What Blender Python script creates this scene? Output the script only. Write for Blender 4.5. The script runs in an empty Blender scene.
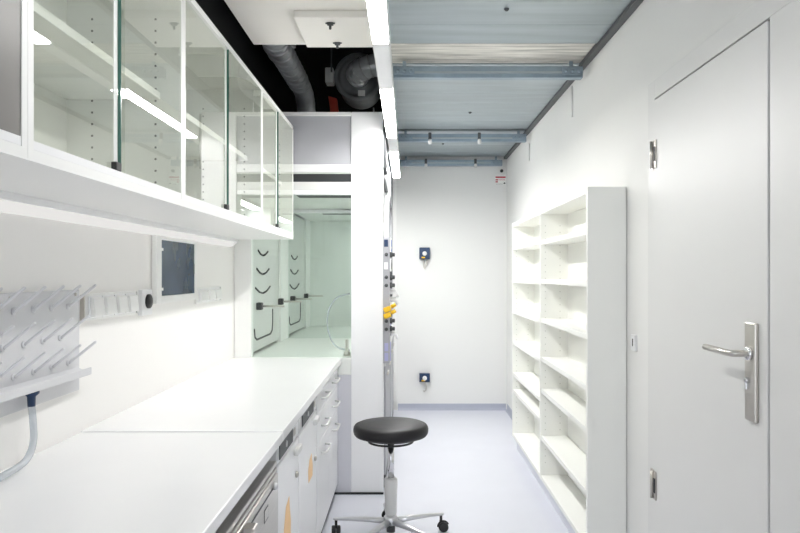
import bpy, bmesh, math, random
from mathutils import Vector, Matrix
random.seed(7)
S = bpy.context.scene
COL = S.collection
PI = math.pi
V = Vector

# ------------------------------------------------------------------ materials
def mat(name, color, rough=0.5, metal=0.0, noise=0.0, nscale=8.0, bump=0.0, bscale=60.0, coat=0.0, spec=0.5, stretch=None):
    m = bpy.data.materials.new(name); m.use_nodes = True
    nt = m.node_tree; b = nt.nodes['Principled BSDF']
    b.inputs['Base Color'].default_value = (*color, 1)
    b.inputs['Roughness'].default_value = rough
    b.inputs['Metallic'].default_value = metal
    b.inputs['Specular IOR Level'].default_value = spec
    if coat: b.inputs['Coat Weight'].default_value = coat
    tc = nt.nodes.new('ShaderNodeTexCoord')
    src = tc.outputs['Object']
    if stretch:
        mp = nt.nodes.new('ShaderNodeMapping'); mp.inputs['Scale'].default_value = stretch
        nt.links.new(src, mp.inputs['Vector']); src = mp.outputs['Vector']
    if noise:
        n = nt.nodes.new('ShaderNodeTexNoise'); n.inputs['Scale'].default_value = nscale; n.inputs['Detail'].default_value = 4
        nt.links.new(src, n.inputs['Vector'])
        r = nt.nodes.new('ShaderNodeValToRGB')
        r.color_ramp.elements[0].position = 0.3; r.color_ramp.elements[1].position = 0.7
        r.color_ramp.elements[0].color = (*[max(0, c * (1 - noise)) for c in color], 1)
        r.color_ramp.elements[1].color = (*[min(1, c * (1 + noise)) for c in color], 1)
        nt.links.new(n.outputs['Fac'], r.inputs['Fac']); nt.links.new(r.outputs['Color'], b.inputs['Base Color'])
    if bump:
        n2 = nt.nodes.new('ShaderNodeTexNoise'); n2.inputs['Scale'].default_value = bscale
        nt.links.new(src, n2.inputs['Vector'])
        bp = nt.nodes.new('ShaderNodeBump'); bp.inputs['Strength'].default_value = bump; bp.inputs['Distance'].default_value = 0.002
        nt.links.new(n2.outputs['Fac'], bp.inputs['Height']); nt.links.new(bp.outputs['Normal'], b.inputs['Normal'])
    return m

def emit(name, color, strength):
    m = bpy.data.materials.new(name); m.use_nodes = True
    nt = m.node_tree; nt.nodes.clear()
    e = nt.nodes.new('ShaderNodeEmission'); e.inputs[0].default_value = (*color, 1); e.inputs[1].default_value = strength
    o = nt.nodes.new('ShaderNodeOutputMaterial'); nt.links.new(e.outputs[0], o.inputs[0]); return m

def glass(name, tint, gloss=1.0, ior=1.5, rough=0.0):
    """thin clear pane: tinted see-through plus a Fresnel reflection"""
    m = bpy.data.materials.new(name); m.use_nodes = True
    nt = m.node_tree; nt.nodes.clear()
    t = nt.nodes.new('ShaderNodeBsdfTransparent'); t.inputs[0].default_value = (*tint, 1)
    g = nt.nodes.new('ShaderNodeBsdfGlossy'); g.inputs['Roughness'].default_value = rough
    g.inputs[0].default_value = (gloss, gloss, gloss, 1)
    f = nt.nodes.new('ShaderNodeFresnel'); f.inputs['IOR'].default_value = ior
    mx = nt.nodes.new('ShaderNodeMixShader'); o = nt.nodes.new('ShaderNodeOutputMaterial')
    gm = nt.nodes.new('ShaderNodeNewGeometry'); k = nt.nodes.new('ShaderNodeMath'); k.operation = 'SUBTRACT'; k.inputs[0].default_value = 1
    q = nt.nodes.new('ShaderNodeMath'); q.operation = 'MULTIPLY'
    nt.links.new(gm.outputs['Backfacing'], k.inputs[1]); nt.links.new(k.outputs[0], q.inputs[0]); nt.links.new(f.outputs[0], q.inputs[1])
    nt.links.new(q.outputs[0], mx.inputs[0]); nt.links.new(t.outputs[0], mx.inputs[1]); nt.links.new(g.outputs[0], mx.inputs[2])
    nt.links.new(mx.outputs[0], o.inputs[0]); return m

def two_tone(name, low, high, z):
    """wall colour that changes to near black above height z"""
    m = mat(name, low, 0.6)
    nt = m.node_tree; b = nt.nodes['Principled BSDF']
    gm = nt.nodes.new('ShaderNodeNewGeometry'); sp = nt.nodes.new('ShaderNodeSeparateXYZ')
    nt.links.new(gm.outputs['Position'], sp.inputs[0])
    mth = nt.nodes.new('ShaderNodeMath'); mth.operation = 'GREATER_THAN'; mth.inputs[1].default_value = z
    nt.links.new(sp.outputs['Z'], mth.inputs[0])
    mx = nt.nodes.new('ShaderNodeMix'); mx.data_type = 'RGBA'
    mx.inputs['A'].default_value = (*low, 1); mx.inputs['B'].default_value = (*high, 1)
    nt.links.new(mth.outputs[0], mx.inputs['Factor']); nt.links.new(mx.outputs['Result'], b.inputs['Base Color'])
    return m

M = {}
M['wall'] = mat('wall_paint', (.80, .795, .775), .6, noise=.012, nscale=2, bump=.15, bscale=220)
M['wall_l'] = two_tone('wall_black_top', (.88, .865, .845), (.012, .012, .013), 2.30)
M['wall_b'] = two_tone('wall_black_band', (.78, .78, .765), (.012, .012, .013), 2.52)
M['black'] = mat('void_black', (.012, .012, .013), .8)  # even near-black tone for the slab over the ceiling void
M['floor'] = mat('resin_floor', (.66, .67, .735), .28, noise=.02, nscale=3, bump=.05, bscale=30)
M['skirt'] = mat('vinyl_skirting', (.42, .44, .52), .4, noise=.03)
M['white'] = mat('white_laminate', (.86, .86, .845), .38, noise=.006, nscale=4)
M['shelfwhite'] = mat('cream_white_laminate', (.87, .87, .835), .42, noise=.006, nscale=4)
M['worktop'] = mat('white_worktop', (.88, .88, .885), .22, noise=.008, nscale=5)
M['bright'] = mat('white_enamel', (.85, .85, .86), .3, noise=.006)
M['door'] = mat('door_paint', (.725, .72, .705), .4, noise=.008, nscale=3)
M['grey'] = mat('light_grey_laminate', (.42, .42, .45), .45, noise=.02)
M['lgrey'] = mat('pale_grey_laminate', (.60, .60, .65), .4, noise=.015)
M['rack'] = mat('grey_plastic_board', (.66, .66, .68), .4, noise=.01)
M['peg'] = mat('pale_plastic_peg', (.70, .70, .72), .35, noise=.01)
M['dark'] = mat('dark_gap', (.03, .03, .032), .7)
M['dgrey'] = mat('dark_grey_metal', (.09, .095, .10), .5, .3, noise=.05)
M['steel'] = mat('brushed_steel', (.62, .60, .57), .32, .85, noise=.06, nscale=6, stretch=(40, 1, 40))
M['steel2'] = mat('satin_nickel', (.60, .57, .53), .30, 1.0, noise=.03, nscale=20)
M['chrome'] = mat('polished_chrome', (.78, .78, .80), .12, 1.0, noise=.01)
M['alu'] = mat('cast_aluminium', (.74, .74, .76), .28, .9, noise=.02, nscale=20)
M['pgrey'] = mat('pale_grey_plastic', (.70, .70, .69), .4, noise=.01)
M['rubber'] = mat('black_rubber', (.018, .018, .02), .5, noise=.1)
M['leather'] = mat('black_upholstery', (.016, .015, .017), .46, spec=.35, noise=.05, bump=.3, bscale=300)
M['galv'] = mat('galvanised_sheet', (.40, .45, .47), .40, .55, noise=.10, nscale=3, stretch=(.5, 5, 1))
M['channel'] = mat('galvanised_channel', (.30, .37, .43), .35, .7, noise=.12, nscale=9)
M['concrete'] = mat('raw_concrete_strip', (.66, .64, .59), .8, noise=.34, nscale=4, stretch=(.7, 9, 1))
M['raft'] = mat('plaster_raft', (.90, .87, .82), .7, noise=.015, nscale=3, bump=.15, bscale=40)
M['duct'] = mat('zinc_duct', (.80, .82, .84), .38, .40, noise=.12, nscale=7)
M['flange'] = mat('dull_zinc_flange', (.30, .31, .32), .5, .4, noise=.1)
M['red'] = mat('red_paint', (.45, .04, .02), .5, noise=.1)
M['yellow'] = mat('yellow_plastic', (.85, .52, .01), .4, noise=.05)
M['navy'] = mat('navy_plastic', (.008, .034, .10), .35, noise=.1)
M['blue'] = mat('blue_plastic', (.05, .12, .42), .4)
M['lav'] = mat('lavender_plastic', (.45, .45, .68), .4)
M['orange'] = mat('orange_sticker', (.90, .60, .30), .5, noise=.08)
M['screen'] = mat('screen_glass', (.030, .047, .090), .12, spec=.15, noise=.25, nscale=4)
M['signred'] = mat('sign_red', (.45, .03, .05), .5)
M['signwhite'] = mat('sign_white', (.85, .85, .83), .5)
M['slot'] = mat('black_slot', (.02, .022, .024), .6)
M['baffle'] = mat('grey_baffle', (.64, .65, .63), .4, noise=.015)
M['hoodwhite'] = mat('hood_liner', (.78, .80, .77), .4, noise=.01)
M['pinhole'] = mat('pin_hole', (.10, .10, .09), .7)
M['shelfhole'] = mat('shelf_pin_hole', (.62, .62, .58), .7)
M['glass'] = glass('cabinet_glass', (.94, .952, .925), 1.0, 1.75)
M['mattgrey'] = mat('grey_brown_door', (.155, .143, .135), .35, noise=.02)
M['hglass'] = glass('hood_glass', (.93, .96, .945), .9, 1.5)
M['wglass'] = glass('window_glass', (.96, .97, .97), .5, 1.3)
M['gedge'] = mat('green_glass_edge', (.035, .13, .10), .15, noise=.05)
M['gedge2'] = mat('pale_green_glass_edge', (.42, .58, .50), .15, noise=.03)
M['tube'] = mat('clear_tube', (.72, .76, .80), .12, noise=.02)
M['tube'].node_tree.nodes['Principled BSDF'].inputs['Transmission Weight'].default_value = .55
for k_, v_ in enumerate((29, 56, 88)): M['lamp%d' % k_] = emit('lamp_diffuser', (1.0, .99, .975), v_)
M['led'] = emit('led_diffuser', (1.0, .985, .96), .48)
M['hood_fill'] = emit('hood_fill_emitter', (1.0, 1.0, .96), 9.0)  # glow of the lamps added inside the hoods


# ------------------------------------------------------------------ mesh builder
class MB:
    def __init__(s): s.bm = bmesh.new(); s.mi = 0
    def box(s, x0, x1, y0, y1, z0, z1, rot=None, piv=None):
        vs = []
        for x in (x0, x1):
            for y in (y0, y1):
                for z in (z0, z1):
                    p = V((x, y, z))
                    if rot is not None:
                        c = V(piv) if piv else V(((x0+x1)/2, (y0+y1)/2, (z0+z1)/2)); p = c + rot @ (p - c)
                    vs.append(s.bm.verts.new(p))
        for f in ((0,1,3,2),(4,6,7,5),(0,4,5,1),(2,3,7,6),(0,2,6,4),(1,5,7,3)):
            s.bm.faces.new([vs[i] for i in f]).material_index = s.mi
        return s
    def ring(s, c, a, b, r, n):
        return [s.bm.verts.new(c + (a*math.cos(2*PI*i/n) + b*math.sin(2*PI*i/n))*r) for i in range(n)]
    def tube(s, pts, r, n=12, cap=True, close=False):
        pts = [V(p) for p in pts]; rs = r if isinstance(r, (list, tuple)) else [r]*len(pts)
        rings = []; a = None
        for i, p in enumerate(pts):
            if close: t = pts[(i+1) % len(pts)] - pts[i-1]
            elif i == 0: t = pts[1]-pts[0]
            elif i == len(pts)-1: t = pts[-1]-pts[-2]
            else: t = (pts[i+1]-pts[i]).normalized() + (pts[i]-pts[i-1]).normalized()
            t.normalize()
            if a is None: a = t.orthogonal().normalized()
            a = (a - t*a.dot(t)); a = a.normalized() if a.length > 1e-6 else t.orthogonal().normalized()
            rings.append(s.ring(p, a, t.cross(a), rs[i], n))
        m = len(rings)
        for k in range(m if close else m-1):
            q, w = rings[k], rings[(k+1) % m]
            for i in range(n):
                f = s.bm.faces.new((q[i], q[(i+1) % n], w[(i+1) % n], w[i])); f.smooth = True
        if cap and not close:
            s.bm.faces.new(rings[0][::-1]); s.bm.faces.new(rings[-1])
        return s
    def cyl(s, p0, p1, r, n=20, r1=None): return s.tube([p0, p1], [r, r if r1 is None else r1], n)
    def lathe(s, prof, c, axis=(0,0,1), n=40):
        """prof: list of (radius, height along axis)"""
        ax = V(axis).normalized(); a = ax.orthogonal().normalized(); b = ax.cross(a); c = V(c); rings = []
        for r, h in prof:
            if r < 1e-5: rings.append([s.bm.verts.new(c + ax*h)])
            else: rings.append(s.ring(c + ax*h, a, b, r, n))
        for q, w in zip(rings, rings[1:]):
            for i in range(n):
                j = (i+1) % n
                if len(q) == 1 and len(w) == 1: continue
                if len(q) == 1: f = s.bm.faces.new((q[0], w[j], w[i]))
                elif len(w) == 1: f = s.bm.faces.new((q[i], q[j], w[0]))
                else: f = s.bm.faces.new((q[i], q[j], w[j], w[i]))
                f.smooth = True
        if len(rings[0]) > 1: s.bm.faces.new(rings[0][::-1])
        if len(rings[-1]) > 1: s.bm.faces.new(rings[-1])
        return s
    def prism(s, pts2, axis, a0, a1):
        """extrude a polygon; axis 'x','y','z' is the extrusion direction, pts2 the two other coordinates in order"""
        def P(u, w, a): return {'x': (a,u,w), 'y': (u,a,w), 'z': (u,w,a)}[axis]
        q = [s.bm.verts.new(P(u, w, a0)) for u, w in pts2]; t = [s.bm.verts.new(P(u, w, a1)) for u, w in pts2]
        n = len(q)
        for i in range(n): s.bm.faces.new((q[i], q[(i+1)%n], t[(i+1)%n], t[i]))
        s.bm.faces.new(q[::-1]); s.bm.faces.new(t); return s
    def build(s, name, m, parent=None, bevel=0.0, seg=2, m2=None):
        bmesh.ops.recalc_face_normals(s.bm, faces=s.bm.faces[:])
        me = bpy.data.meshes.new(name); 
        off = V((0,0,0))
        if parent is not None:
            p = parent
            while p is not None: off += p.location; p = p.parent
        for v in s.bm.verts: v.co -= off
        s.bm.to_mesh(me); s.bm.free()
        me.materials.append(M[m] if isinstance(m, str) else m)
        if m2: me.materials.append(M[m2])
        o = bpy.data.objects.new(name, me); COL.objects.link(o)
        if parent is not None: o.parent = parent
        if bevel:
            md = o.modifiers.new('bevel', 'BEVEL'); md.width = bevel; md.segments = seg; md.limit_method = 'ANGLE'; md.angle_limit = math.radians(40)
        return o

def smooth(pts, k=5):
    P = [V(p) for p in pts]; out = []
    for i in range(len(P)-1):
        a, b, c, d = P[max(i-1, 0)], P[i], P[i+1], P[min(i+2, len(P)-1)]
        for j in range(k):
            t = j/k
            out.append(.5*((2*b) + (c-a)*t + (2*a-5*b+4*c-d)*t*t + (3*b-a-3*c+d)*t*t*t))
    return out + [P[-1]]
def tag(o, label, cat, group=None):
    o['label'] = label; o['category'] = cat
    if group: o['group'] = group
    return o
def thing(name, label, cat, loc, group=None):
    o = bpy.data.objects.new(name, None); COL.objects.link(o); o.location = loc; o.empty_display_size = .05
    return tag(o, label, cat, group)
def struct(o): o['kind'] = 'structure'; return o
def sroot(name, loc):
    o = bpy.data.objects.new(name, None); COL.objects.link(o); o.location = loc; return struct(o)
def copy_tree(o, loc, label, parent=None):
    c = o.copy(); COL.objects.link(c)
    if parent: c.parent = parent
    else: c.location = loc; c['label'] = label
    for ch in list(o.children): copy_tree(ch, None, None, c)
    return c

# ------------------------------------------------------------------ dimensions
CZ = 1.35                      # eye height
XL, XR = -1.069, .983          # left and right walls
YB, YR = 6.95, -2.6            # back wall and the wall behind the camera
CT = .835                      # worktop height
XC = -.407                     # worktop front edge
XU, ZU0, ZU1 = -.70, 1.56, 2.25   # wall cabinet front, bottom, top
H0 = 4.294                     # fume hood near side
XP = -.153                     # fume hood front face
ZM = 2.506                     # metal ceiling

# ------------------------------------------------------------------ room shell
struct(MB().box(XL-.1, XR+.1, YR-.1, YB+.1, -.08, 0).build('floor', 'floor'))
struct(MB().box(XL-.1, XL, YR, YB, 0, 3.2).build('wall_left', 'wall_l'))
struct(MB().box(XR, XR+.1, YR, YB, 0, 3.2).build('wall_right', 'wall'))
struct(MB().box(XL-.1, XR+.1, YB, YB+.1, 0, 3.2).build('wall_back', 'wall_b'))
struct(MB().box(XL-.1, XR+.1, YR-.1, YB+.1, 3.2, 3.3).build('ceiling', 'black'))
w = MB()
w.box(XL-.1, XR+.1, YR-.1, YR, 0, .25); w.box(XL-.1, XR+.1, YR-.1, YR, 2.45, 3.2)
w.box(XL-.1, XL+.07, YR-.1, YR, .25, 2.45); w.box(XR-.07, XR+.1, YR-.1, YR, .25, 2.45)
struct(w.build('wall_rear', 'wall'))
win = sroot('window_1', ((XL+XR)/2, YR-.05, .25))
f = MB()
for x in (XL+.07, (XL+XR)/2-.025, XR-.12): f.box(x, x+.05, YR-.08, YR-.03, .25, 2.45)
f.box(XL+.12, XR-.12, YR-.08, YR-.03, .25, .30); f.box(XL+.12, XR-.12, YR-.08, YR-.03, 2.40, 2.45)
f.build('window_frame', 'white', win)
MB().box(XL+.12, XR-.12, YR-.058, YR-.052, .30, 2.40).build('window_pane', 'wglass', win)
# coved skirting
def cove(pts, axis, a0, a1, name): return struct(MB().prism(pts, axis, a0, a1).build(name, 'skirt'))
cove([(YB, 0), (YB-.022, 0), (YB-.014, .006), (YB-.006, .016), (YB-.004, .062), (YB, .064)], 'x', -.10, XR-.01, 'baseboard_back')
cove([(XR, 0), (XR-.022, 0), (XR-.014, .006), (XR-.006, .016), (XR-.004, .062), (XR, .064)], 'y', 5.46, YB-.03, 'baseboard_right')
# dark edge profile between metal ceiling and wall
struct(MB().box(XR-.035, XR-.002, YR+.02, YB-.01, 2.488, 2.52).build('trim_1', 'dgrey'))
struct(MB().box(-.135, -.105, YR+.02, YB-.01, 2.488, 2.56).build('trim_2', 'dgrey'))
# white vertical edge trim where the hoods meet the back wall
struct(MB().box(-.150, -.115, YB-.03, YB-.001, .09, 2.40).build('trim_3', 'white'))

# ------------------------------------------------------------------ metal ceiling
def metal_panel(y0, y1, n, label, screws):
    r = thing('metal_ceiling_panel', label, 'ceiling panel', (.43, (y0+y1)/2, ZM), 'galvanised ceiling panels')
    b = MB(); L = (y1-y0)/n
    prof = [(y0, ZM+.03)]
    for i in range(n):
        a = y0+i*L
        prof += [(a+.001, ZM+.003), (a+.010, ZM), (a+L-.010, ZM), (a+L-.001, ZM+.003)]
    prof += [(y1, ZM+.03)]
    b.prism(prof, 'x', -.10, XR-.036); b.build('sheet', 'galv', r)
    for x, y in screws:
        MB().lathe([(.011, .004), (.011, -.004), (.006, -.010), (0, -.011)], (x, y, ZM), n=14).build('screw', 'dgrey', r)
metal_panel(YR+.05, 3.52, 22, 'ribbed galvanised metal ceiling panel nearest the camera, before the dirty strip', [(.43, 3.05)])
metal_panel(3.87, 5.60, 6, 'ribbed galvanised ceiling panel between the first and second channel bars', [(.443, 5.0)])
metal_panel(5.68, 6.90, 4, 'short ribbed galvanised ceiling panel nearest the back wall', [(.31, 6.2)])
tag(MB().box(-.10, XR-.036, 3.535, 3.855, ZM+.004, ZM+.04).build('concrete_strip', 'concrete', bevel=.004),
    'dirty cream concrete strip across the ceiling before the first channel bar', 'ceiling strip')
def channel(y, z0, z1, x1, clips, label):
    r = thing('ceiling_channel', label, 'ceiling bar', (.43, y, z0), 'galvanised channels under the ceiling')
    b = MB()
    b.prism([(y-.005, z0), (y+.045, z0), (y+.045, z1), (y+.037, z1), (y+.037, z0+.012), (y+.004, z0+.012), (y+.004, z1-.012), (y+.016, z1-.006), (y+.016, z1), (y-.005, z1)], 'x', -.08, x1)
    b.build('channel', 'channel', r, bevel=.002)
    MB().box(-.08, x1, y-.012, y-.0055, z0+.022, z0+.034).build('lip', 'galv', r, bevel=.002)
    for a in (-.075, x1-.115):
        e = MB(); e.box(a, a+.11, y-.020, y-.0125, z0+.012, z1-.008); e.box(a+.045, a+.065, y+.010, y+.030, z1-.02, ZM-.001); e.build('end_bracket', 'channel', r, bevel=.003)
        for q in (.02, .055, .09): MB().lathe([(.009, 0), (.009, .005), (.004, .008), (0, .008)], (a+q, y-.0205, (z0+z1)/2), (0,-1,0), 12).build('bolt', 'channel', r)
    for x in clips:
        c = MB(); c.box(x-.012, x+.012, y-.03, y-.0125, z0-.012, z1+.006); c.build('clip', 'dgrey', r, bevel=.003)
        MB().lathe([(0, -.024), (.014, -.02), (.016, 0), (.012, .018), (0, .02)], (x, y-.034, z0-.004), n=14).build('clip_cap', 'pgrey', r)
    return r
channel(3.785, 2.410, 2.473, .945, [], 'thick blue-grey channel bar hanging nearest the camera under the metal ceiling')
channel(5.62, 2.412, 2.475, .950, [.175, .57], 'middle blue-grey ceiling channel bar carrying two pale clips')
channel(6.87, 2.412, 2.47, .925, [.175, .66], 'farthest ceiling channel bar with two clips, along the top of the back wall')
for y, a, b, l in ((4.17, 2.285, 2.47, 'thin grey rod on the right wall below the first channel bar'), (5.64, 2.265, 2.40, 'thin grey rod on the right wall below the middle channel bar')):
    tag(MB().cyl((XR-.006, y, a), (XR-.006, y, b), .0055, 8).build('wall_rod', 'pgrey'), l, 'rod')

# ------------------------------------------------------------------ white ceiling raft and plenum services
raft = thing('ceiling_raft', 'large cream plaster ceiling board hanging left of the lamp', 'ceiling panel', (-.45, 1.0, 2.5))
MB().box(-.785, -.145, YR+.03, 3.56, 2.515, 2.56).build('board', 'raft', raft, bevel=.004)
MB().box(-.505, -.145, 3.09, 3.50, 2.482, 2.5145).build('lower_board', 'raft', raft, bevel=.004)
for x, y in ((-.35, 3.15), (-.345, 3.42)):
    a = MB(); a.box(x-.014, x+.014, y-.008, y+.008, 2.468, 2.4815); a.box(x-.022, x+.022, y-.003, y+.003, 2.474, 2.4815); a.cyl((x, y, 2.45), (x, y, 2.468), .006, 10)
    a.build('anchor', 'dgrey', raft, bevel=.003)
# spiral duct
dr = thing('spiral_duct', 'ribbed grey spiral duct running back through the black ceiling void', 'duct', (-.85, 5, 2.85))
pts = [(-.86, 3.7, 2.86), (-.86, 5.65, 2.86), (-.86, 5.80, 2.84), (-.86, 5.90, 2.78), (-.86, 5.94, 2.66), (-.86, 5.95, 2.36)]
MB().tube(pts, .078, 28).build('pipe', 'duct', dr)
sp = MB()
hel = [( -.86 + .079*math.cos(a), 3.72 + a/(2*PI)*.115, 2.86 + .079*math.sin(a)) for a in [i*2*PI/24 for i in range(24*16)]]
sp.tube(hel, .0075, 8); sp.build('seam', 'duct', dr)
for y in (4.58, 4.72):
    MB().tube([(-.86+.085*math.cos(t), y, 2.86+.085*math.sin(t)) for t in [i*2*PI/28 for i in range(28)]], .010, 8, close=True).build('clamp_ring', 'alu', dr)
MB().box(-.775, -.75, 4.63, 4.69, 2.86, 2.91).build('bracket', 'alu', dr, bevel=.004)
# exhaust elbow with flange
ex = thing('exhaust_duct', 'fat zinc exhaust elbow with round flange above the fume hood', 'duct', (-.33, 5.1, 2.7))
cx, cz, fy = -.355, 2.755, 5.0
el = []
for i in range(10):
    t = i/9*PI/2; el.append((cx + .115*(1-math.cos(t)), fy - .07 - .115*math.sin(t), cz + .03*(1-math.cos(t))))
el = [(cx, fy+.05, cz)] + el + [(-.10, fy-.185, cz+.03), (.25, fy-.185, cz+.03)]
MB().tube(el, .076, 32).build('elbow', 'duct', ex)
for k in (1, 3, 5, 7, 9):
    i = k+0; p, q = V(el[i]), V(el[i+1]); t = (q-p).normalized(); a = t.orthogonal().normalized(); b = t.cross(a)
    MB().tube([p + (a*math.cos(u)+b*math.sin(u))*.077 for u in [j*2*PI/32 for j in range(32)]], .005, 6, close=True).build('seam', 'alu', ex)
MB().lathe([(.078, -.012), (.100, -.012), (.104, 0), (.135, 0), (.140, -.02), (.168, -.02), (.172, -.01), (.172, .03), (.15, .05), (.078, .05)], (cx, fy, cz), (0,1,0), 40).build('flange', 'flange', ex)
MB().lathe([(.14, .051), (.155, .10), (.155, .32), (.12, .42), (0, .42)], (cx, fy, cz), (0,1,0), 36).build('fan_body', 'flange', ex)
MB().box(cx+.0, cx+.05, fy-.035, fy-.0205, cz-.14, cz-.10).build('type_plate', 'signwhite', ex, bevel=.002)
MB().box(cx-.235, cx-.176, fy-.03, fy+.08, cz-.045, cz+.065).build('actuator_box', 'pgrey', ex, bevel=.008)
MB().box(cx-.1755, cx-.160, fy-.01, fy+.04, cz-.03, cz+.02).build('shaft_mount', 'alu', ex, bevel=.004)
MB().cyl((cx-.185, fy-.06, cz+.02), (cx-.185, fy-.06, 3.199), .006, 8).build('hanger_rod', 'dgrey', ex)
MB().cyl((cx+.10, fy+.2, cz-.17), (cx+.10, fy+.2, 2.346), .006, 8).build('support_rod', 'alu', ex)
tag(MB().prism([(-.560, 2.36), (-.505, 2.36), (-.540, 2.68), (-.605, 2.70)], 'y', 5.30, 5.36).build('fire_bracket', 'red', bevel=.005), 'dim red painted bracket in the black void beside the exhaust elbow', 'bracket')

# ------------------------------------------------------------------ linear lamp
lamp = thing('linear_lamp', 'long white linear ceiling lamp hanging along the room', 'lamp', (-.10, 2.5, 2.18))
MB().box(-.131, -.067, .68, 6.07, 2.192, 2.255).build('housing', 'white', lamp, bevel=.003)
for i_, (a, b) in enumerate(((1.30, 2.537), (3.175, 4.29), (4.80, 6.06))):
    d = MB(); d.box(-.126, -.072, a, b, 2.183, 2.1915); d.build('diffuser', 'lamp%d' % i_, lamp, bevel=.002)
for a, b in ((.70, 1.30), (2.537, 3.175), (4.29, 4.80)):
    MB().box(-.128, -.070, a+.002, b-.002, 2.184, 2.1915).build('blank_cover', 'bright', lamp, bevel=.002)
for y in (.8, 1.9, 4.0, 5.9):
    MB().cyl((-.10, y, 2.2555), (-.10, y, 2.53 if y < 3.5 else 3.199), .003, 8).build('suspension_wire', 'alu', lamp)

# ------------------------------------------------------------------ wall cabinets
def pin_col(b, y, xs, z0, z1, step=.048):
    n = int((z1-z0)/step)
    for x in xs:
        for i in range(n):
            z = z0 + i*step
            b.box(x-.003, x+.003, y-.0006, y+.001, z, z+.006)
def wall_cabinet(y0, y1, ym, label, gm, edge=True):
    r = thing('wall_cabinet', label, 'cabinet', (-.88, (y0+y1)/2, ZU0), 'glass-fronted wall cabinets')
    t = .020; xb = XL+.002; e = .0006
    c = MB()
    c.box(xb, XU, y0+e, y0+t, ZU0, ZU1); c.box(xb, XU, y1-t, y1-e, ZU0, ZU1)
    c.box(xb, XU, y0+t, y1-t, ZU0, ZU0+.022); c.box(xb, XU, y0+t, y1-t, ZU1-.022, ZU1)
    c.box(xb, xb+.012, y0+t, y1-t, ZU0+.022, ZU1-.022)
    c.mi = 1; pin_col(c, y1-t, (-.78, -.976), ZU0+.07, ZU1-.05, .036)
    c.build('carcass', 'white', r, m2='pinhole')
    MB().box(xb+.0125, XU-.065, y0+t+.001, y1-t-.001, 1.888, 1.910).build('shelf', 'white', r, bevel=.0015)
    # the far pane runs in the front track, the near pane behind it
    zl, zh = ZU0+.040, ZU1-.0225
    MB().box(XU-.022, XU-.0008, y0+t+.0005, y1-t-.0005, ZU0+.0223, ZU0+.0396).build('door_track', 'bright', r, bevel=.001)
    d = MB().box(XU-.0165, XU-.0105, y0+t+.001, ym+.045, zl, zh).build('sliding_door', gm, r)
    if edge: MB().box(XU-.0103, XU-.0090, ym-.024, ym-.004, zl, zh).build('pale_strip', 'white', d)  # plain white strip on the near pane, beside the green edge
    d = MB().box(XU-.008, XU-.0015, ym, y1-t-.001, zl, zh).build('sliding_door', gm, r)
    if edge:
        MB().box(XU-.0085, XU-.0010, ym-.0035, ym-.0003, zl, zh).build('glass_edge', 'gedge', d)
        MB().box(XU-.012, XU+.002, ym-.0345, ym-.0040, zl, zl+.020).build('finger_clip', 'rubber', d, bevel=.002)
    return r
wall_cabinet(.20, 1.289, .55, 'wall cabinet with plain grey-brown doors cut by the left edge of the photo', 'mattgrey', False)
wall_cabinet(1.289, 2.183, 1.712, 'second glass wall cabinet from the left, above the peg rack', 'glass')
wall_cabinet(2.183, 3.356, 2.74, 'wide glass wall cabinet above the dark wall screen', 'glass')
wall_cabinet(3.356, 4.272, 3.79, 'farthest glass wall cabinet, next to the fume hood', 'glass')
ul = thing('undercabinet_lamp', 'slim white lamp profile along the wall under the wall cabinets', 'lamp', (XL+.03, 2.2, ZU0))
MB().prism([(XL+.001, 1.515), (XL+.020, 1.515), (XL+.048, 1.540), (XL+.048, 1.5595), (XL+.001, 1.5595)], 'y', .25, 4.2).build('profile', 'bright', ul)
MB().prism([(XL+.003, 1.5115), (XL+.0215, 1.5115), (XL+.0475, 1.5365), (XL+.0465, 1.5382), (XL+.0200, 1.5147), (XL+.003, 1.5147)], 'y', .3, 4.15).build('diffuser', 'led', ul)

# ------------------------------------------------------------------ worktops and things under them
SEAM = 2.28; XF_ = -.431
wn = MB().box(XL+.001, XC, -.6, SEAM-.002, CT-.032, CT).build('worktop', 'worktop', bevel=.003)
for y in (-.59, 1.62): MB().box(XL+.01, XF_-.02, y, y+.02, 0, CT-.0323).build('support_panel', 'white', wn)
tag(wn, 'near white worktop under the peg rack, cut by the bottom edge', 'worktop', 'white worktops')
wt = MB(); wt.box(XL+.001, XC, SEAM, H0-.003, CT-.032, CT+.004)
tag(wt.build('worktop', 'worktop', bevel=.003), 'far white worktop running up to the fume hood', 'worktop', 'white worktops')

XF = -.431
# stainless dishwasher
dw = thing('undercounter_dishwasher', 'stainless steel undercounter dishwasher with a slot gap above it', 'dishwasher', (-.72, 1.98, 0))
MB().box(XL+.03, XF-.024, 1.66, 2.305, .10, .715).build('body', 'steel', dw, bevel=.003)
MB().box(XL+.03, XF-.035, 1.67, 2.30, 0, .0995).build('plinth', 'dark', dw)
MB().box(XF-.075, XF-.0005, 1.66, 2.305, .720, .735).build('top_lip', 'steel', dw, bevel=.003)
MB().box(XF-.0235, XF, 1.66, 2.305, .702, .715).build('control_panel', 'steel', dw, bevel=.003)
dd = MB().box(XF-.0235, XF+.004, 1.665, 2.303, .115, .698).build('door', 'steel', dw, bevel=.004)
MB().box(XF+.0045, XF+.0053, 1.80, 2.215, .669, .675).build('door_seam', 'dgrey', dd)
MB().lathe([(.012, 0), (.012, .008), (.008, .014), (0, .015)], (XF+.0045, 2.222, .676), (1,0,0), 16).build('button', 'alu', dd)
g = MB(); g.box(XF+.0045, XF+.0050, 2.075, 2.135, .608, .648); g.build('badge_frame', 'dgrey', dd)
MB().box(XF+.0051, XF+.0056, 2.079, 2.131, .612, .644).build('badge_plate', 'steel', dd)
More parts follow.
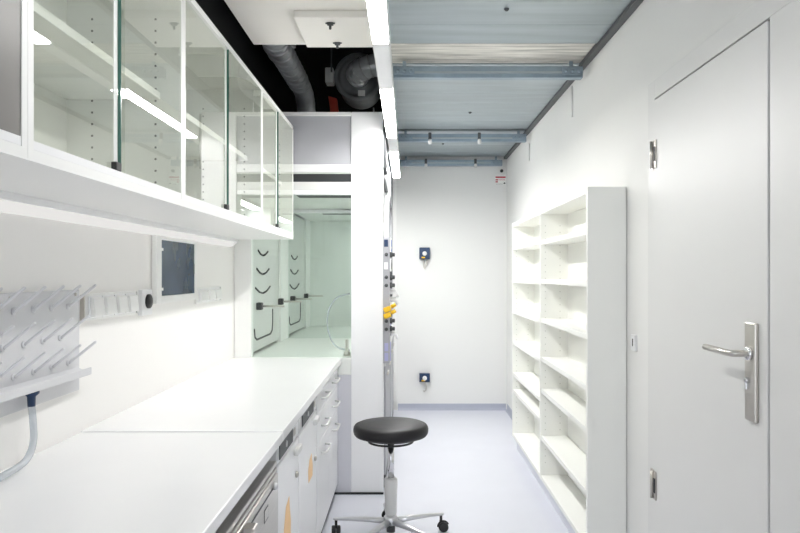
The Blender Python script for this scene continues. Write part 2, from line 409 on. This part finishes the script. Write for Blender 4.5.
MB().box(XF+.0045, XF+.035, 1.80, 1.85, .678, .694).build('latch', 'steel2', dd, bevel=.004)

def fridge(y0, y1, p0, p1, label, sticker, lock_z):
    r = thing('undercounter_fridge', label, 'fridge', (-.72, (y0+y1)/2, 0), 'white undercounter fridges')
    MB().box(XL+.03, XF-.036, y0, y1, .09, .795).build('body', 'bright', r, bevel=.004)
    MB().box(XL+.05, XF-.03, y0, y1, 0, .0895).build('plinth', 'dark', r)
    MB().box(XF-.0355, XF, y0+.002, y1-.002, .716, .796).build('control_panel', 'bright', r, bevel=.005)
    d = MB().box(XF+.0005, XF+.004, p0, p1, .728, .780).build('display', 'dgrey', r, bevel=.002)
    MB().lathe([(.011, 0), (.011, .003), (0, .004)], (XF+.0042, p0+(p1-p0)*.45, .755), (1,0,0), 16).build('display_light', 'pgrey', d)
    MB().box(XF+.0005, XF+.003, p1+.03, p1+.07, .740, .765).build('badge', 'steel2', r, bevel=.002)
    dr_ = MB().box(XF-.0355, XF, y0+.003, y1-.003, .10, .710).build('door', 'bright', r, bevel=.006)
    MB().box(XF+.0005, XF+.020, y1-.13, y1-.03, .665, .690).build('handle', 'pgrey', dr_, bevel=.005)
    MB().lathe([(.012, 0), (.012, .006), (.006, .010), (0, .010)], (XF+.0005, y1-.07, lock_z), (1,0,0), 16).build('lock', 'steel2', dr_)
    y, z, hh = sticker
    k = MB(); k.prism([(y-.06, z-hh), (y+.06, z-hh), (y+.07, z-hh*.2), (y+.045, z+hh*.5), (y+.035, z+hh), (y-.03, z+hh*.8), (y-.07, z)], 'x', XF+.0003, XF+.0013)
    k.build('sticker', 'orange', dr_)
fridge(2.312, 2.76, 2.335, 2.60, 'white undercounter fridge with black display, next to the steel dishwasher', (2.50, .46, .085), .58)
fridge(2.77, 3.30, 2.835, 3.17, 'white undercounter fridge with black display, next to the drawers', (3.09, .497, .052), .50)
dc = thing('drawer_cabinet', 'white base cabinet with bar-handled drawers next to the fume hood', 'cabinet', (-.72, 3.8, 0))
MB().box(XL+.03, XF-.022, 3.312, H0-.008, .06, .798).build('carcass', 'white', dc, bevel=.002)
MB().box(XL+.05, XF-.026, 3.312, H0-.008, 0, .0595).build('plinth', 'dgrey', dc)
for k in range(2):
    a, b = 3.314+k*.488, 3.314+(k+1)*.488-.004
    for z0, z1 in ((.675, .796), (.53, .671), (.065, .526)):
        d = MB().box(XF-.0215, XF, a, b, z0, z1).build('drawer' if z1 > .6 else 'door', 'bright', dc, bevel=.002)
        zc = (z0+z1)/2 if z1 > .6 else z1-.06
        h = MB(); m_ = (a+b)/2
        h.tube([(XF+.0005, m_-.09, zc), (XF+.026, m_-.088, zc), (XF+.030, m_-.075, zc), (XF+.030, m_+.075, zc), (XF+.026, m_+.088, zc), (XF+.0005, m_+.09, zc)], .005, 10)
        h.build('handle', 'pgrey', d)
tag(MB().box(-.4565, -.450, 2.33, H0-.006, .001, .030).build('plinth_seal', 'rubber'), 'black seal strip on the floor along the foot of the fridges', 'seal')

# ------------------------------------------------------------------ fume hoods
def service_column(r, y, zlist, proud=.040):
    """grey fitting panel standing proud of a hood post, with its sockets and taps"""
    MB().box(XP+.0005, XP+proud, y+.012, y+.11, .80, 1.58).build('service_panel', 'grey', r, bevel=.003)
    xf = XP+proud+.0005; k_ = .55 if proud < .03 else 1
    for kind, z in zlist:
        yy = y+.06
        if kind == 'socket':
            s = MB().box(xf, xf+.008, y+.022, y+.10, z-.034, z+.034).build('socket', 'bright', r, bevel=.003)
            MB().lathe([(.022, 0), (.022, .004), (0, .005)], (xf+.0083, yy, z), (1,0,0), 20).build('outlet', 'blue' if z > 1.45 else 'dgrey', s)
            MB().box(XP+.006, min(XP+.030, XP+proud-.001), y+.008, y+.0117, z-.022, z+.022).build('side_plate', 'bright' if z < 1.45 else 'navy', s, bevel=.001)
        elif kind == 'knob':
            s = MB().lathe([(.018, 0), (.018, .012), (.012, .016), (.012, .03*k_), (0, .032*k_)], (xf, yy, z), (1,0,0), 18).build('valve_knob', 'dgrey', r)
            MB().lathe([(.011, 0), (.011, .006), (0, .008)], (XP+min(.022, proud*.5), y+.0117, z), (0,-1,0), 14).build('pilot_button', 'dgrey', s)
        elif kind == 'spout':
            s = MB(); s.tube([(xf, yy, z), (xf+.02*k_, yy, z), (xf+.04*k_, yy, z-.006), (xf+.048*k_, yy, z-.03)], [.012, .010, .009, .007], 12)
            s = s.build('spout', 'bright', r)
            MB().lathe([(.017, 0), (.017, .01), (0, .012)], (xf+.018*k_, yy, z+.008), (0,0,1), 14).build('collar', 'pgrey', s)
        elif kind == 'lav':
            s = MB().box(xf, xf+.006, y+.03, y+.09, z-.028, z+.028).build('label_plate', 'lav', r, bevel=.002)
            MB().box(XP+.008, min(XP+.032, XP+proud-.001), y+.009, y+.0117, z-.025, z+.025).build('side_label', 'lav', s)
def yellow_tap(r, y, z, f=1.0):
    s = MB(); s.cyl((XP+.030, y+.0115, z), (XP+.030, y-.02, z), .011, 12); s.build('tap_body', 'alu', r)
    h = MB(); h.box(XP+.004, XP+.050, y-.052, y-.0203, z-.016, z+.016, Matrix.Rotation(-.35, 3, 'Y')); h.build('tap_handle', 'yellow', r, bevel=.006)
    h = MB(); h.cyl((XP+.05, y-.036, z+.014), (XP+.078, y-.036, z+.03), .012, 12); h.build('tap_lever', 'yellow', r)

def fume_hood(y0, y1, label, near):
    r = thing('fume_hood', label, 'fume hood', (-.6, (y0+y1)/2, 0), 'white fume hoods')
    e = .001; xb = XL+.002; x_post = -.349
    y0 += e; y1 -= e
    # posts: near front, far front, rear
    MB().box(x_post, XP, y0, y0+.13, .0, 2.345).build('front_post', 'bright' if near else 'grey', r, bevel=.004)
    MB().box(x_post, XP, y1-.13, y1, .0, 2.345).build('front_post', 'bright' if near else 'grey', r, bevel=.004)
    MB().box(xb, -.962, y0, y0+.06, CT+.0005, 2.345).build('rear_post', 'white', r, bevel=.003)
    MB().box(xb, -.962, y1-.30, y1, CT+.0005, 2.345).build('rear_post', 'white', r, bevel=.003)
    # near side: base panel, worktop end, glass, grilles, rail, grey top panel, white cap
    MB().box(xb, x_post-.0005, y0, y0+.02, 0, .730).build('side_panel', 'lgrey', r, bevel=.002)
    MB().box(xb, x_post-.0005, y0, y1, .7305, CT).build('hood_worktop', 'hoodwhite', r, bevel=.004)
    xa, xz = -.9615, x_post-.0005
    MB().box(xa, xz, y0+.008, y0+.016, CT+.0005, 1.8375).build('side_glass', 'hglass', r)
    MB().box(xa, xz, y0+.012, y0+.026, 1.917, 1.966).build('vent_slot', 'slot', r)
    MB().box(xa, xz, y0+.008, y0+.030, 1.868, 1.9165).build('grille_panel', 'pgrey', r, bevel=.002)
    MB().box(xa, xz, y0+.004, y0+.050, 1.838, 1.867).build('inner_rail', 'bright', r, bevel=.003)
    MB().box(xa, xz, y0+.010, y0+.030, 1.9665, 1.974).build('grille_rim', 'hoodwhite', r, bevel=.002)
    MB().box(xa, xz, y0-.0, y0+.05, 1.9745, 2.024).build('side_rail', 'bright', r, bevel=.003)
    MB().box(xa, xz, y0+.012, y0+.03, 2.0245, 2.322).build('top_side_panel', 'grey', r, bevel=.002)
    MB().box(xb, x_post-.0005, y0, y1, 2.3225, 2.345).build('top_cap', 'white', r, bevel=.003)
    # liner
    MB().box(xa, XP-.03, y0+.051, y1-.02, 1.868, 1.885).build('hood_ceiling', 'hoodwhite', r)
    MB().box(-.72, -.31, y0+.16, y0+.36, 1.855, 1.8675).build('light_panel', 'slot', r, bevel=.002)
    bf = MB().box(-.990, -.978, y0+.061, y1-.301, CT+.02, 1.86).build('baffle', 'baffle', r, bevel=.002)
    ym = y0+.42; xs = -.9776
    s = MB()
    for z, wd, dz in ((1.505, .16, .030), (1.385, .20, .036), (1.262, .24, .040)):
        for sg in (-1, 1):
            a = V((xs, ym+sg*.012, z-dz)); b = V((xs, ym+sg*wd*.5, z-dz*.75)); c = V((xs, ym+sg*wd, z))
            s.tube([a, b, c], .007, 6)
    s.build('vent_slots', 'slot', bf)
    u = MB(); w0, w1 = ym-.27, ym+.33
    u.tube([(xs, w0, 1.0), (xs, w0+.02, .945), (xs, w0+.08, .925), (xs, w1-.08, .925), (xs, w1-.02, .945), (xs, w1, 1.0), (xs, w1, 1.10)], .0065, 6)
    u.build('panel_gap', 'slot', bf)
    for yy in (y0+.23, y1-.32):
        c = MB(); c.box(-.9775, -.94, yy-.024, yy+.024, 1.118, 1.166); c = c.build('rod_clamp', 'slot', r, bevel=.006)
        MB().cyl((-.9395, yy, 1.142), (-.80, yy, 1.142), .007, 10).build('lattice_rod', 'steel2', c)
    hl = MB().box(-.30, -.20, y0+.16, y1-.16, 1.845, 1.8675).build('hood_fill_lamp', 'white', r, bevel=.002)  # added lamp behind the front post, there to brighten the hood interior
    MB().box(-.29, -.21, y0+.17, y1-.17, 1.841, 1.8445).build('diffuser', 'hood_fill', hl)
    if not near:
        MB().box(xa, XP-.02, y1-.019, y1, CT+.001, 1.9).build('end_panel', 'hoodwhite', r)
    # front face: base doors, sill, sash, grey head panel
    ya, yz = y0+.1305, y1-.1305
    MB().box(-.40, XP+.010, ya, yz, 0.0, .08).build('plinth', 'dgrey', r)
    for k in range(2):
        a = ya+(yz-ya)/2*k
        d = MB().box(-.19, XP+.012, a+.001, a+(yz-ya)/2-.001, .081, .765).build('base_door', 'grey', r, bevel=.002)
        MB().cyl((XP+.022, a+.1, .70), (XP+.022, a+.28, .70), .006, 10).build('handle', 'steel2', d)
    MB().box(-.3485, XP+.012, ya, yz, .7655, .86).build('sill', 'pgrey', r, bevel=.004)
    sh = MB().box(XP-.020, XP-.014, ya, yz, 1.40, 1.985).build('sash', 'hglass', r)
    MB().box(XP-.030, XP+.006, ya, yz, 1.385, 1.425).build('sash_bar', 'steel2', sh, bevel=.004)
    MB().box(XP-.03, XP, ya, yz, 1.986, 2.34).build('head_panel', 'dgrey' if near else 'grey', r, bevel=.003)
    if near:
        MB().box(XP+.0005, XP+.018, y0+.012, y0+.30, 2.0, 2.335).build('head_box', 'slot', r, bevel=.002)
        # thin water hose and tap near the sash
        MB().tube(smooth([(-.37, y0+.14, 1.225), (-.45, y0+.15, 1.20), (-.50, y0+.16, 1.13), (-.515, y0+.17, 1.03), (-.49, y0+.17, .93), (-.44, y0+.16, .88), (-.37, y0+.15, .865)]), .0055, 10).build('hose', 'tube', r)
        MB().lathe([(.022, 0), (.022, .02), (.010, .03), (.010, .10), (0, .102)], (-.385, y0+.12, CT+.001), (0,0,1), 16).build('tap', 'steel2', r)
    return r
h1 = fume_hood(H0, 5.60, 'near fume hood with glass side wall at the end of the worktop', True)
service_column(h1, H0+.001, [('socket', 1.54), ('knob', 1.47), ('socket', 1.40), ('knob', 1.33), ('knob', 1.28), ('spout', 1.235), ('spout', 1.19), ('knob', 1.06), ('knob', 1.01), ('spout', .975), ('lav', .90), ('lav', .84)])
yellow_tap(h1, H0+.001, 1.135); yellow_tap(h1, H0+.001, 1.098)
h2 = fume_hood(5.60, 6.915, 'far fume hood standing between the near hood and the back wall', False)
service_column(h2, 5.602, [('socket', 1.54), ('socket', 1.44), ('knob', 1.35), ('spout', 1.26), ('knob', 1.18), ('spout', 1.10), ('knob', 1.02), ('lav', .93)], .008)
tag(MB().box(-.455, -.15, H0-.010, H0-.001, .0005, .012).build('floor_seal', 'slot'), 'thin dark seal strip on the floor at the foot of the near fume hood', 'seal')

# ------------------------------------------------------------------ things on the left wall
rk = thing('peg_rack', 'grey drying rack of slanted pegs with a drip tray on the left wall', 'drying rack', (XL, 1.85, 1.0))
MB().box(XL+.001, XL+.016, 1.45, 2.245, .978, 1.30).build('backboard', 'rack', rk, bevel=.003)
tr = MB(); tr.prism([(XL+.0165, 1.055), (XL+.0165, 1.040), (XL+.052, 1.028), (XL+.064, 1.032), (XL+.064, 1.054), (XL+.058, 1.054), (XL+.056, 1.038)], 'y', 1.45, 2.225)
tr.build('drip_tray', 'rack', rk, bevel=.002)
for row, (z, off) in enumerate(((1.250, .0), (1.157, -.05), (1.075, .0))):
    for k in range(8):
        y = 2.165 + off - .1*k
        if y < 1.47: continue
        p0 = V((XL+.0165, y, z)); d = V((.80, -.02, .60)).normalized()
        p = MB(); p.lathe([(.010, 0), (.010, .004), (0, .005)], p0, (1,0,0), 14); p.tube([p0+V((.004,0,0)), p0+d*.012+V((.004,0,0)), p0+d*.108, p0+d*.111], [.0050, .0050, .0040, .0025], 10)
        q = p.build('peg', 'peg', rk)
for y in (2.215, 1.85, 1.5):
    MB().lathe([(.006, 0), (.005, .004), (0, .005)], (XL+.0163, y, 1.285), (1,0,0), 10).build('screw', 'steel2', rk)
fit = MB(); fit.lathe([(.020, 0), (.020, .010), (.011, .018), (.010, .045), (0, .046)], (-1.030, 1.915, 1.033), (0,0,-1), 18); fit.build('drain_fitting', 'navy', rk)
hs = [(-1.03, 1.915, .988), (-1.028, 1.915, .97), (-1.024, 1.912, .94), (-1.016, 1.90, .905), (-1.008, 1.87, .875), (-1.003, 1.82, .856), (-1.002, 1.72, .850), (-1.003, 1.62, .850), (-1.0, 1.45, .850), (-.99, 1.2, .850)]
MB().tube(smooth(hs), .0095, 14).build('drain_hose', 'tube', rk)

def socket_strip(y0, y1, n, z0, z1, label, ends):
    r = thing('socket_strip', label, 'socket strip', (XL, (y0+y1)/2, z0), 'white socket strips on the left wall')
    MB().box(XL+.001, XL+.012, y0, y1, z0, z1).build('trunking', 'white', r, bevel=.003)
    L = (y1-y0-.03)/n
    for i in range(n):
        a = y0+.015+i*L
        s = MB().box(XL+.0125, XL+.019, a+.006, a+L-.006, z0+.008, z1-.008).build('socket', 'bright', r, bevel=.003)
        MB().prism([(XL+.0192, z0+.012), (XL+.036, z0+.014), (XL+.030, z1-.018), (XL+.0192, z1-.012)], 'y', a+.012, a+L-.012).build('lid', 'white', s, bevel=.002)
    for y in ends: MB().box(XL+.001, XL+.015, y, y+.006, z0+.003, z1-.003).build('end_cap', 'steel2' if y < 2.4 else 'pgrey', r)
socket_strip(2.290, 2.720, 4, 1.195, 1.285, 'white strip of four sockets between the peg rack and the round black button', (2.280, 2.725))
bt = thing('wall_button', 'white wall plate with a round black button', 'switch', (XL, 2.88, 1.24))
MB().box(XL+.001, XL+.020, 2.768, 2.875, 1.185, 1.288).build('plate', 'bright', bt, bevel=.003)
MB().lathe([(.029, 0), (.029, .008), (.024, .012), (0, .013)], (XL+.0205, 2.822, 1.240), (1,0,0), 28).build('button', 'rubber', bt)
socket_strip(3.50, 3.93, 3, 1.200, 1.282, 'white strip of three sockets between the dark wall screen and the fume hood', (3.935,))
sc = thing('wall_screen', 'dark blue wall screen in a white frame above the worktop', 'screen', (XL, 3.26, 1.23))
fr = MB()
fr.box(XL+.001, XL+.022, 2.915, 2.978, 1.225, 1.525); fr.box(XL+.001, XL+.022, 3.440, 3.47, 1.225, 1.525)
fr.box(XL+.001, XL+.022, 2.978, 3.440, 1.225, 1.256); fr.box(XL+.001, XL+.022, 2.978, 3.440, 1.496, 1.525)
fr.build('frame', 'white', sc, bevel=.002)
MB().box(XL+.001, XL+.019, 2.9785, 3.4395, 1.2565, 1.4955).build('display', 'screen', sc)
for z in (1.285, 1.455): MB().box(XL+.0192, XL+.0215, 2.980, 2.998, z-.006, z+.006).build('clip', 'alu', sc)
MB().box(XL+.0192, XL+.0215, 3.425, 3.437, 1.35, 1.40).build('side_key', 'dgrey', sc)

# ------------------------------------------------------------------ back wall devices
def wall_tap(z0, z1, label, loop):
    cxx, y = .164, YB-.001
    r = thing('wall_outlet', label, 'wall outlet', (cxx, YB, z0), 'navy outlets on the back wall')
    MB().box(cxx-.052, cxx+.052, y-.05, y, z0, z1).build('housing', 'navy', r, bevel=.005)
    zc = z0+(z1-z0)*.48
    MB().lathe([(.022, 0), (.022, .012), (.016, .022), (0, .024)], (cxx, y-.0505, zc), (0,-1,0), 24).build('dial', 'signwhite', r)
    MB().box(cxx-.03, cxx+.004, y-.056, y-.0505, z0+.010, z0+.024).build('marking', 'yellow', r)
    c = MB()
    if loop:
        c.tube([(cxx-.012, y-.03, z0-.0005), (cxx-.012, y-.032, z0-.03), (cxx-.004, y-.034, z0-.085), (cxx, y-.034, z0-.095), (cxx+.006, y-.034, z0-.085), (cxx+.024, y-.032, z0-.03), (cxx+.026, y-.03, z0-.0005)], .0055, 10)
    else:
        c.tube([(cxx+.006, y-.03, z0-.0005), (cxx+.018, y-.034, z0-.04), (cxx+.014, y-.034, z0-.075), (cxx-.004, y-.032, z0-.092), (cxx-.012, y-.030, z0-.085)], .007, 10)
        c.cyl((cxx+.005, y-.05, z0-.012), (cxx+.005, y-.02, z0-.012), .011, 10)
    c.build('hook', 'steel2', r)
wall_tap(1.496, 1.612, 'upper navy wall outlet with a long grey loop, on the back wall', True)
wall_tap(.283, .368, 'lower navy wall outlet with a short bent hook, just above the skirting', False)
sg = thing('safety_sign', 'small white and red sign in the top right corner of the back wall', 'sign', (.915, YB, 2.25))
MB().box(.865, .972, YB-.005, YB-.001, 2.235, 2.335).build('plate', 'signwhite', sg)
b = MB(); b.box(.868, .968, YB-.0062, YB-.0052, 2.302, 2.318); b.box(.868, .894, YB-.0062, YB-.0052, 2.278, 2.290); b.box(.868, .892, YB-.0062, YB-.0052, 2.258, 2.270)
for k in range(5): b.box(.90+k*.013, .909+k*.013, YB-.0062, YB-.0052, 2.281, 2.287)
b.build('red_print', 'signred', sg)
b = MB()
for k in range(7): b.box(.87+k*.010, .877+k*.010, YB-.0062, YB-.0052, 2.240, 2.244)
b.prism([(.946, 2.243), (.966, 2.243), (.966, 2.254), (.957, 2.260), (.948, 2.252)], 'y', YB-.0062, YB-.0052); b.build('grey_print', 'dgrey', sg)
tag(MB().lathe([(.016, 0), (.016, .02), (.010, .03), (0, .032)], (.928, YB-.001, 2.372), (0,-1,0), 18).build('sensor', 'rubber'), 'tiny black round sensor above the red and white sign', 'sensor')

# ------------------------------------------------------------------ bookcase
bk = thing('open_bookcase', 'tall white open bookcase of two bays against the right wall', 'bookcase', (.895, 4.28, 0))
XS = .8057; Y0, YD, Y1 = 3.142, 4.273, 5.42; t = .028; xw = XR-.003; ZT = 1.742; ZB = .125
for a, b in ((Y0, Y0+t), (YD-t/2, YD+t/2), (Y1-t, Y1)):
    q = MB().box(XS, xw, a, b, .10, ZT); q.mi = 1
    if a > Y0: pin_col(q, a, (XS+.03, xw-.055), .2, 1.68, .04)
    q.build('side_panel' if a != YD-t/2 else 'divider', 'shelfwhite', bk, m2='shelfhole')
MB().box(XS+.002, xw, Y0+t, Y1-t, ZT-t, ZT-.0005).build('top', 'shelfwhite', bk, bevel=.0015)
MB().box(xw-.008, xw, Y0+t, Y1-t, ZB, ZT-t).build('back_panel', 'shelfwhite', bk)
MB().box(XS+.035, xw, Y0+.01, Y1-.01, 0, .0995).build('plinth', 'floor', bk)
for a, b, zs in ((Y0+t, YD-t/2, (1.541, 1.305, 1.068, .833, .640, .354)), (YD+t/2, Y1-t, (1.548, 1.297, 1.06, .820, .580, .450))):
    MB().box(XS+.002, xw-.008, a, b, ZB-.024, ZB).build('bottom_shelf', 'shelfwhite', bk, bevel=.001)
    for z in zs: MB().box(XS+.004, xw-.009, a+.001, b-.001, z-.013, z+.013).build('shelf', 'shelfwhite', bk, bevel=.0015)

# ------------------------------------------------------------------ door
door = sroot('door_1', (XR, 2.35, 0))
fo = XR-.012
fm = MB(); fm.box(fo, XR-.0005, 2.757, 2.834, 0, 2.115); fm.box(fo, XR-.0005, 1.20, 2.757, 2.040, 2.115); fm.box(fo, XR-.0005, 1.20, 1.880, 0, 2.040)
fm.build('door_frame', 'door', door, bevel=.002)
MB().box(XR-.004, XR-.0006, 1.8805, 2.7565, .004, 2.0395).build('shadow_gap', 'dark', door)
lf = MB().box(XR-.016, XR-.0042, 1.8840, 2.7550, .006, 2.032).build('door_leaf', 'door', door, bevel=.0015)
for z in (1.763, .468):
    h = MB(); h.box(XR-.021, XR-.0165, 2.722, 2.751, z, z+.110); h.box(XR-.0165, XR-.0125, 2.7595, 2.792, z, z+.110); h = h.build('hinge', 'steel2', door, bevel=.001)
    MB().cyl((XR-.024, 2.7560, z+.002), (XR-.024, 2.7560, z+.108), .0070, 14).build('knuckle', 'steel2', h)
    MB().box(XR-.0235, XR-.0215, 2.724, 2.739, z+.028, z+.084).build('pin_recess', 'rubber', h)
pl = MB(); pl.box(XR-.028, XR-.0163, 1.928, 1.988, .938, 1.214); pl = pl.build('handle_plate', 'steel2', lf, bevel=.003)
lv = MB(); lv.tube([(XR-.0285, 1.955, 1.128), (XR-.070, 1.955, 1.128), (XR-.080, 1.960, 1.128), (XR-.084, 1.972, 1.1282), (XR-.084, 2.118, 1.130)], .0095, 16); lv.build('lever', 'steel2', lf)
MB().lathe([(.019, 0), (.019, .009), (.016, .011), (0, .011)], (XR-.0283, 1.955, 1.128), (-1,0,0), 24).build('rosette', 'chrome', lf)
ky = MB(); ky.lathe([(.0085, 0), (.0085, .010), (0, .0105)], (XR-.0283, 1.962, 1.052), (-1,0,0), 18); ky.box(XR-.037, XR-.0283, 1.9575, 1.9665, 1.027, 1.051); ky.build('key_cylinder', 'chrome', lf, bevel=.001)
kp = thing('wall_lock_plate', 'small white plate with a dark slot on the wall left of the door', 'plate', (XR, 3.02, 1.05))
MB().box(XR-.012, XR-.0001, 3.000, 3.052, 1.018, 1.088).build('plate', 'bright', kp, bevel=.002)
MB().box(XR-.0135, XR-.0121, 3.022, 3.030, 1.038, 1.070).build('slot', 'slot', kp)

# ------------------------------------------------------------------ stool
SX, SY = -.087, 3.55
st = thing('lab_stool', 'round black swivel stool on a five-star castor base', 'stool', (SX, SY, 0))
R = .190
prof = [(0, .530), (.168, .530), (.180, .534), (.187, .543), (.190, .555), (.1905, .566), (.188, .577), (.182, .586), (.170, .591), (.10, .594), (0, .595)]
MB().lathe(prof, (SX, SY, 0), n=64).build('seat', 'leather', st)
MB().cyl((SX, SY, .520), (SX, SY, .5295), .14, 40).build('seat_plate', 'rubber', st)
MB().lathe([(.020, 0), (.026, .006), (.026, .0215), (0, .022)], (SX, SY, .4975), n=24).build('mechanism', 'dgrey', st)
rg = MB(); rg.tube([(SX+.112*math.cos(a), SY+.112*math.sin(a), .503) for a in [i*2*PI/48 for i in range(48)]], .0055, 10, close=True)
for a in (.5, .5+2*PI/3, .5+4*PI/3): rg.tube([(SX+.022*math.cos(a), SY+.022*math.sin(a), .505), (SX+.112*math.cos(a), SY+.112*math.sin(a), .503)], .0045, 8)
rg.build('lever_ring', 'rubber', st)
MB().cyl((SX, SY, .30), (SX, SY, .497), .0165, 24).build('gas_lift', 'chrome', st)
MB().lathe([(.024, .128), (.029, .14), (.034, .29), (.033, .312), (.028, .318), (.017, .319)], (SX, SY, 0), n=32).build('column_cover', 'pgrey', st)
hb = MB(); hb.lathe([(.026, .080), (.034, .086), (.036, .120), (.030, .127), (0, .1275)], (SX, SY, 0), n=32); hb.build('hub', 'alu', st)
MB().cyl((SX, SY, .045), (SX, SY, .0795), .022, 20).build('lift_foot', 'dgrey', st)
phi0 = -54 + 7.5
for k in range(5):
    a = math.radians(phi0 + 72*k + 0)
    d = V((math.cos(a), math.sin(a), 0)); n = V((-d.y, d.x, 0)); c = V((SX, SY, 0))
    lg = MB(); secs = [(.034, .020, .112, .084), (.12, .017, .110, .087), (.22, .014, .104, .087), (.288, .012, .097, .084), (.302, .008, .094, .086)]
    prev = None
    for s_, hw, zt, zb in secs:
        q = []
        for u, w_ in ((-1, 0), (-.72, .8), (0, 1), (.72, .8), (1, 0), (.8, -.8), (-.8, -.8)):
            zz = (zt+zb)/2 + w_*(zt-zb)/2
            q.append(lg.bm.verts.new(c + d*s_ + n*u*hw + V((0,0,zz))))
        if prev:
            for i in range(7):
                f_ = lg.bm.faces.new((prev[i], prev[(i+1)%7], q[(i+1)%7], q[i])); f_.smooth = True
        else: lg.bm.faces.new(q[::-1])
        prev = q
    lg.bm.faces.new(prev)
    leg = lg.build('leg', 'alu', st)
    wa = {0: a+.5, 1: .1, 2: a-1.25, 3: PI/2+.1, 4: a-.6}[k]
    wd = V((math.cos(wa), math.sin(wa), 0)); wn = V((-wd.y, wd.x, 0)); pc = c + d*.288
    # castor: stem, hood and twin wheels
    cs = MB(); cs.cyl(pc+V((0,0,.052)), pc+V((0,0,.0845)), .007, 12)
    ax = pc + wd*.012 + V((0,0,.026))
    for sgn in (-1, 1):
        cs.lathe([(0, .004), (.020, .004), (.0255, .007), (.026, .012), (.0255, .020), (.020, .023), (.008, .0235), (0, .0235)], ax, tuple(wn*sgn), 24)
    hood = [ax + wd*(.029*math.cos(t_)) + V((0,0,.029*math.sin(t_))) for t_ in [math.radians(x) for x in range(20, 200, 15)]]
    cs.tube(hood, .0035, 8)
    cs.box(pc.x-.008, pc.x+.008, pc.y-.008, pc.y+.008, .044, .056)
    cs.build('castor', 'rubber', leg)

# ------------------------------------------------------------------ light, camera, view
W = bpy.data.worlds.new('daylight'); S.world = W; W.use_nodes = True
W.node_tree.nodes['Background'].inputs[0].default_value = (.90, .94, 1.0, 1)
W.node_tree.nodes['Background'].inputs[1].default_value = 2.0
cam = bpy.data.cameras.new('camera'); co = bpy.data.objects.new('camera', cam); COL.objects.link(co)
co.location = (0, 0, CZ); co.rotation_euler = (PI/2, 0, 0)
cam.sensor_fit = 'HORIZONTAL'; cam.sensor_width = 36; cam.lens = 700/800*36
cam.shift_x = -8/800; cam.shift_y = 7.5/800; cam.clip_start = .05
S.camera = co
S.view_settings.view_transform = 'Standard'; S.view_settings.look = 'None'
S.view_settings.gamma = 1; S.view_settings.use_curve_mapping = False
S.view_settings.exposure = 0.76
S.cycles.use_denoising = True
S.cycles.max_bounces = 14; S.cycles.transparent_max_bounces = 24; S.cycles.diffuse_bounces = 8; S.cycles.glossy_bounces = 6
S.cycles.sample_clamp_indirect = 8
